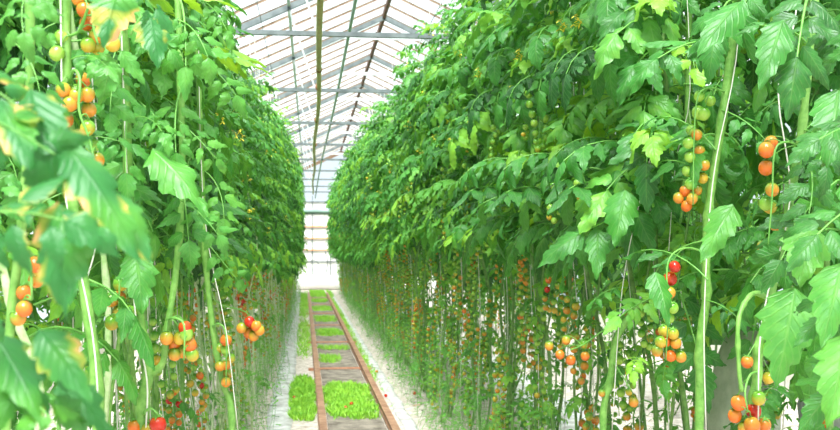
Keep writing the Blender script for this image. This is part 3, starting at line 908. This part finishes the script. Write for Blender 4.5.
def strip(name, x0, x1, y0, y1, z, mat, seed, amp):
    r = random.Random(seed); mb = MB(); n = 160; V = []
    for i in range(n + 1):
        y = y0 + (y1 - y0) * i / n
        a = x0 + amp * math.sin(i * .9 + seed) * r.uniform(.3, 1); b = x1 + amp * math.sin(i * 1.3 + seed) * r.uniform(.3, 1)
        for f in (0, .25, .5, .75, 1): V.append((a + (b - a) * f, y, z + (.012 * r.random() if 0 < f < 1 else 0)))
        for f in (0, .25, .5, .75, 1): V.append((a + (b - a) * f, y, 0))
    F = []
    for i in range(n):
        o = i * 10
        for j in range(4): F.append((o + j, o + j + 1, o + 11 + j, o + 10 + j))
        F += [(o, o + 10, o + 15, o + 5), (o + 4, o + 9, o + 19, o + 14)]
    mb.add(V, F); o = link(name, mb.mesh(name, [mat])); tag(o, kind='structure'); o.rotation_euler.z = PATH; return o


strip('trim_1', -.30, -.09, -1, 33.5, .008, M['film'], 1, .012)
strip('trim_2', .80, .91, -1, 33.5, .008, M['film'], 2, .014)
strip('trim_3', 2.0, 2.5, 0, 33.5, .008, M['film'], 3, .05)

# rails, sleepers, slabs
for nm, x, lab in (('track_rail', .155, 'long flat rusty rail nearer the left plant row'), ('track_rail', .70, 'long flat rusty rail nearer the right plant row')):
    mb = MB()
    box(mb, (x - .030, 1, .055), (x + .030, 30.5, .075)); box(mb, (x - .008, 1, .030), (x + .008, 30.5, .055)); box(mb, (x - .035, 1, .022), (x + .035, 30.5, .032))
    o = link(nm, mb.mesh(nm, [M['rail']], False)); o.rotation_euler.z = PATH; tag(o, lab, 'rail', 'rails of the cart track')
sy = [8.55, 11.9, 15.2, 18.5, 21.8, 25.1, 28.4]
so = ['just outside the frame', 'nearest visible one', 'second one', 'third one', 'fourth one', 'fifth one', 'last one before the end wall']
for y, w in zip(sy[1:], so[1:]):
    mb = MB(); box(mb, (.17 - .10, y - .07, .002), (.70 + .10, y + .07, .022)); box(mb, (.06, y - .07, .002), (.08, y + .07, .021))
    o = link('track_sleeper', mb.mesh('track_sleeper', [M['sleeper']], False)); o.rotation_euler.z = PATH; tag(o, 'rust-brown cross sleeper under the rails, %s' % w, 'sleeper', 'sleepers under the cart track')
r = random.Random(8); y = 2.0; k = 0
slabs = MB()
while y < 30:
    l = r.uniform(.9, 1.5)
    box(slabs, (.20, y, .001), (.655, y + l - .03, r.uniform(.012, .018))); y += l
o = link('trim_4', slabs.mesh('trim_4', [M['slab']], False)); o.rotation_euler.z = PATH; tag(o, kind='structure')

# grass and moss on the path
def grass_patch(mb, r, x0, x1, y0, y1, n, hh=.05):
    for _ in range(int(n * 1.9)):
        x, y = r.uniform(x0, x1), r.uniform(y0, y1)
        ex, ey = (2 * (x - x0) / (x1 - x0) - 1), (2 * (y - y0) / (y1 - y0) - 1)
        if ex ** 4 + ey ** 4 > r.uniform(.2, 1.1) + .45 * math.sin(x * 23 + y * 3) * math.sin(y * 7 - x * 11): continue
        if abs(x - .155) < .036 or abs(x - .70) < .036: continue
        h_ = hh * r.uniform(.4, 1.2); w = r.uniform(.003, .007); a = r.uniform(0, PI); dx, dy = math.cos(a) * w, math.sin(a) * w
        lx, ly = r.uniform(-.02, .02), r.uniform(-.02, .02)
        z0 = .004
        mb.add([(x - dx, y - dy, z0), (x + dx, y + dy, z0), (x + lx + dx * .7, y + ly + dy * .7, z0 + h_ * .6), (x + lx - dx * .7, y + ly - dy * .7, z0 + h_ * .6),
                (x + 1.8 * lx, y + 1.8 * ly, z0 + h_), (x + 1.8 * lx + .001, y + 1.8 * ly, z0 + h_)], [(0, 1, 2, 3), (3, 2, 4, 5)], None, 0)


r = random.Random(77); mb = MB()
for args in [(.19, .66, 8.35, 10.6, 6500), (-.13, .12, 8.4, 11.2, 3600), (.2, .5, 12.4, 13.4, 500), (.2, .66, 16.2, 17.6, 1300), (.2, .66, 14.0, 14.6, 500), (.2, .66, 19.2, 21.0, 1000), (-.1, .12, 13, 20, 900), (-.1, .12, 20, 32, 1500),
             (.19, .66, 22.5, 24.4, 1000), (.2, .66, 26, 28, 900), (.1, .9, 28.6, 33.5, 4000), (.74, .84, 10, 30, 1200), (.2, .66, 6.0, 7.0, 500)]:
    grass_patch(mb, r, *args)
o = link('grass', mb.mesh('grass', [M['grass']], False)); o.rotation_euler.z = PATH; tag(o, 'bright green grass and moss growing between and beside the rusty rails', 'grass', None, 'stuff')

# low weeds and litter under the plants
r = random.Random(78); mb = MB()
for _ in range(900):
    sd = r.random() < .68
    x = r.uniform(.92, 1.7) if sd else r.uniform(-.9, -.27); y = r.uniform(4, 31)
    l = r.uniform(.03, .08); a = r.uniform(0, 2 * PI)
    leaflet(mb, np.array((x, y, .02 + r.uniform(0, .03))), np.array((math.cos(a), math.sin(a), r.uniform(-.05, .4))), np.array((0, 0, 1.)), l, l * .5, 0, .5, .2, 0, r, r.choice((0, 0, 1)))
for _ in range(7500):
    x = r.gauss(1.08, .11) if r.random() < .65 else r.gauss(-.44, .1); y = r.uniform(4.5, 31); z = r.random() ** 1.4 * .7 + .02
    l = r.uniform(.025, .055); a = r.uniform(0, 2 * PI)
    leaflet(mb, np.array((x, y, z)), np.array((math.cos(a), math.sin(a), r.uniform(-.4, .6))), np.array((0, 0, 1.)), l, l * .5, 0, .5, .2, .7, r, 0)
    if r.random() < .25: tube(mb, [(x, y, z), (x + r.uniform(-.06, .06), y + r.uniform(-.1, .1), z * .5), (x + r.uniform(-.12, .12), y + r.uniform(-.25, .25), .005)], .0016, 3, 2, cap=False)
o = link('undergrowth_leaves', mb.mesh('undergrowth_leaves', [M['leaf'], M['dryleaf'], M['petiole']], False)); tag(o, 'thin weeds and dropped leaves on the ground under the plant rows', 'weeds', None, 'stuff')

FT = [(353, 405, 4, 'beside the right rail on the grass, bright red'), (386, 396, 4, 'just outside the right rail on the pale ground'), (344, 409, 4, 'in the middle of the grass patch between the rails'),
      (413, 394, 4, 'on the pale ground nearest the right row'), (378, 372, 3, 'on the pale ground, farther and more orange'), (293, 398, 4, 'on the white ground film left of the rails')]
for u, v, ci, w in FT:
    d = FW + RT * ((u - 420) / FPX) - UP * ((v - 215) / FPX); k = (CAM.z - .03) / -d.z; p = CAM + d * k
    o = link('fallen_tomato', TOM[1, ci, 0], None, (p.x, p.y, .052 if .2 < p.x < .66 else .046)); o.rotation_euler = (.9, .3, u)
    tag(o, 'fallen tomato lying %s' % w, 'tomato', 'tomatoes fallen on the ground')

# ------------------------------------------------------------------ the glasshouse
ZR, ZG, XR = 4.88, 3.2, 1.05
ceil = empty('ceiling'); tag(ceil, kind='structure')
mb = MB()
for a, b in (((XW0, ZG), (XR, ZR)), ((XR, ZR), (XW1, ZG))):
    mb.add([(a[0], -4, a[1]), (b[0], -4, b[1]), (b[0], YE, b[1]), (a[0], YE, a[1])], [(0, 1, 2, 3)])
link('roof_glass', mb.mesh('roof_glass', [M['glass']], False), ceil)
mb = MB()
y = -3.6
while y < YE:
    for a, b in (((XW0, ZG), (XR, ZR)), ((XR, ZR), (XW1, ZG))):
        bar(mb, (a[0], y, a[1] - .02), (b[0], y, b[1] - .02), .030, .035, 0)
        bar(mb, (a[0], y, a[1] - .05), (b[0], y, b[1] - .05), .016, .03, 1)
    y += .6
link('glazing_bars', mb.mesh('glazing_bars', [M['white_bar'], M['brown_wood']], False), ceil)
mb = MB(); bar(mb, (XR, -4, ZR - .10), (XR, YE, ZR - .10), .045, .08); link('ridge_beam', mb.mesh('ridge_beam', [M['ridge']], False), ceil)
mb = MB()
for f in (.36, .7):
    for sx, xe in ((XW0, 0), (XW1, 0)):
        x = XR + (sx - XR) * f; z = ZR + (ZG - ZR) * f - .10
        bar(mb, (x, -4, z), (x, YE, z), .035, .035)
link('purlins', mb.mesh('purlins', [M['white_bar']], False), ceil)

ty = [8.3 + 3.0 * i for i in range(-3, 9)]
for i, y in enumerate(ty):
    t = empty('trim_%d' % (5 + i), (0, y, 0)); tag(t, kind='structure')
    mb = MB()
    for sx in (XW0, XW1):
        s = (sx - XR); z1 = ZG - .12
        bar(mb, (XR, 0, ZR - .12), (sx, 0, z1), .045, .065)
    link('rafters', mb.mesh('rafters', [M['steel']], False), t)
    mb = MB(); bar(mb, (XW0, 0, ZG + .02), (XW1, 0, ZG + .02), .04, .038); link('tie_bar', mb.mesh('tie_bar', [M['steel']], False), t)
    mb = MB()
    bar(mb, (XR - .62, 0, ZR - .42), (XR + .62, 0, ZR - .42), .03, .055)
    for dx in (-.35, .55): bar(mb, (XR + dx, 0, ZR - .42), (XR + dx, 0, ZR - .18 - abs(dx) * .46), .014, .014)
    bar(mb, (XR - 1.0, 0, ZG + .04), (XR - 1.3, 0, ZR - .12 - 1.3 * .466), .018, .018)
    bar(mb, (XR + 1.0, 0, ZG + .04), (XR + 1.3, 0, ZR - .12 - 1.3 * .466), .018, .018)
    link('collar_brace', mb.mesh('collar_brace', [M['white_bar']], False), t)
    mb = MB()
    for sx in (XW0, XW1): bar(mb, (sx, 0, 0), (sx, 0, ZG), .06, .06)
    link('side_post', mb.mesh('side_post', [M['steel']], False), t)

# side walls: glass over a low base
for nm, x in (('wall_left', XW0), ('wall_right', XW1)):
    w = empty(nm); tag(w, kind='structure')
    mb = MB(); mb.add([(x, -4, .4), (x, YE, .4), (x, YE, ZG), (x, -4, ZG)], [(0, 1, 2, 3)]); link('wall_glass', mb.mesh('wall_glass', [M['glass']], False), w)
    mb = MB(); box(mb, (x - .06, -4, 0), (x + .06, YE, .4)); link('wall_base', mb.mesh('wall_base', [M['cream']], False), w)
    mb = MB(); y = -3.6
    while y < YE: bar(mb, (x, y, .4), (x, y, ZG), .03, .03); y += .6
    link('wall_bars', mb.mesh('wall_bars', [M['white_bar']], False), w)
    mb = MB(); bar(mb, (x, -4, ZG), (x, YE, ZG), .12, .12); link('gutter', mb.mesh('gutter', [M['steel']], False), w)

# end wall
w = empty('wall_end', (0, YE, 0)); tag(w, kind='structure')
mb = MB()
mb.add([(XW0, 0, 0), (XW1, 0, 0), (XW1, 0, 3.0), (XW0, 0, 3.0)], [(0, 1, 2, 3)])
link('lower_sheet', mb.mesh('lower_sheet', [M['cream']], False), w)
mb = MB(); mb.add([(XW0, .02, 3.0), (XW1, .02, 3.0), (XW1, .02, ZG), (XR, .02, ZR)], [(0, 1, 2, 3)]); mb.add([(XW0, .02, 3.0), (XR, .02, ZR), (XR, .02, ZR), (XW0, .02, ZG)], [(0, 1, 3, 3)])
link('gable_glass', mb.mesh('gable_glass', [M['glass']], False), w)
mb = MB()
for x in np.arange(XW0 + .15, XW1, .62): bar(mb, (x, -.03, 0), (x, -.03, min(3.2, ZR)), .03, .03)
for z in (.95, 1.35, 1.75, 2.15, 2.6, 3.0): bar(mb, (XW0, -.03, z), (XW1, -.03, z), .03, .035)
link('wall_frame', mb.mesh('wall_frame', [M['steel']], False), w)
mb = MB()
for z in (1.35, 1.75, 2.15):
    bar(mb, (-.6, -.06, z), (1.6, -.06, z), .02, .045)
link('rust_strips', mb.mesh('rust_strips', [M['orange_clip']], False), w)
mb = MB()
for sx in (XW0, XW1): bar(mb, (XR, -.15, ZR - .18), (sx, -.15, ZG - .18), .09, .11)
link('gable_rafters', mb.mesh('gable_rafters', [M['brown_wood']], False), w)
mb = MB(); P = smooth_path([(-.15, -.25, .9), (.15, -.3, 1.0), (.35, -.3, .75), (.38, -.3, .3), (.36, -.3, .02)], 5); tube(mb, P, .012, 5)
P = smooth_path([(.52, -.3, 1.3), (.6, -.3, .95), (.55, -.3, .55), (.57, -.3, .02)], 5); tube(mb, P, .014, 5)
o = link('hanging_hose', mb.mesh('hanging_hose', [M['dark']]), None, (0, YE, 0)); tag(o, 'dark thin hoses hanging against the white end wall', 'hose')
# bulging white roll of sheeting at the foot of the end wall
mb = MB(); P = [(x, .05 * math.sin(x * 3), .24 + .02 * math.sin(x * 5)) for x in np.linspace(-.5, 2.2, 24)]; tube(mb, P, .235, 14)
o = link('sheet_roll', mb.mesh('sheet_roll', [M['sheet']]), None, (0, YE - .45, 0)); tag(o, 'thick white roll of plastic sheeting at the foot of the end wall', 'sheeting')

# back wall behind the camera
w = plane('wall_back', XW0, XW1, -4.05, -4, 0, M['cream']); bpy.data.objects.remove(w)
w = empty('wall_back', (0, -4, 0)); tag(w, kind='structure')
mb = MB(); mb.add([(XW0, 0, 0), (XW1, 0, 0), (XW1, 0, ZG), (XW0, 0, ZG)], [(0, 1, 2, 3)]); link('wall_glass', mb.mesh('wall_glass', [M['glass']], False), w)

# pipes and wires overhead
t = empty('overhead_pipe', (.075, 0, 3.03)); tag(t, 'yellowed straight pipe running overhead along the whole aisle', 'pipe')
mb = MB(); tube(mb, [(.015 * math.sin(y * .7), y, -.012 * math.sin(y * 1.05) ** 2) for y in np.linspace(-3, 30, 60)], .023, 12); link('pipe', mb.mesh('pipe', [M['pipe']]), t)
for y in (8.9, 9.9, 12.5, 15.5, 18.5, 22):
    mb = MB(); tube(mb, [(0, y - .025, 0), (0, y + .025, 0)], .029, 12); link('rust_band', mb.mesh('rust_band', [M['rust']]), t)
mb = MB(); bpt = []
for i in range(5):
    y = ty[3 + i]; tube(mb, [(0, y, .02), (.0, y, .17)], .006, 5)
link('hanger', mb.mesh('hanger', [M['steel']]), t)
mb = MB(); tube(mb, smooth_path([(.42, -2, 3.55), (.36, 8.3, 3.45), (.32, 14, 3.35), (.22, 22, 3.2), (.15, 30, 2.9)], 6), .016, 8)
o = link('water_pipe', mb.mesh('water_pipe', [M['greenpipe']])); tag(o, 'thin grey-green pipe hanging just right of the yellowed overhead pipe', 'pipe')
mb = MB(); tube(mb, [(XW0 + .1, 29.5, 2.5), (XW1 - .1, 29.5, 2.5)], .085, 14)
o = link('cross_duct', mb.mesh('cross_duct', [M['greenpipe']])); tag(o, 'thick grey-green duct crossing high over the far end of the aisle', 'duct')
# stretched wires that carry the twine
for x, lab in ((-.5, 'long steel wire above the left plant row that carries the twine'), (1.22, 'long steel wire above the right plant row that carries the twine')):
    mb = MB(); tube(mb, [(x, -2, 3.74), (x, 33.5, 3.74)], .004, 5)
    o = link('support_wire', mb.mesh('support_wire', [M['steel']])); tag(o, lab, 'wire', 'wires above the plant rows')

# ------------------------------------------------------------------ light
wd = bpy.data.worlds.new('sky'); sc.world = wd; wd.use_nodes = True
nt = wd.node_tree
for n_ in list(nt.nodes): nt.nodes.remove(n_)
wo = nt.nodes.new('ShaderNodeOutputWorld'); bg = nt.nodes.new('ShaderNodeBackground')
bg.inputs[0].default_value = (.90, .96, 1.0, 1); bg.inputs[1].default_value = 1.4
nt.links.new(bg.outputs[0], wo.inputs[0])
sd_ = bpy.data.lights.new('sun', 'SUN'); sun = bpy.data.objects.new('sun', sd_); COL.objects.link(sun)
sd_.energy = 20; sd_.angle = math.radians(34); sd_.color = (1, .97, .9)
sun.rotation_euler = Vector((.12, .60, -1)).to_track_quat('-Z', 'Y').to_euler()

vs = sc.view_settings
sc.display_settings.display_device = 'sRGB'
vs.view_transform = 'Standard'; vs.look = 'None'; vs.gamma = 1; vs.use_curve_mapping = False
vs.exposure = .55
cy = sc.cycles
cy.max_bounces = 8; cy.diffuse_bounces = 4; cy.glossy_bounces = 2; cy.transmission_bounces = 4; cy.transparent_max_bounces = 12
cy.use_denoising = True
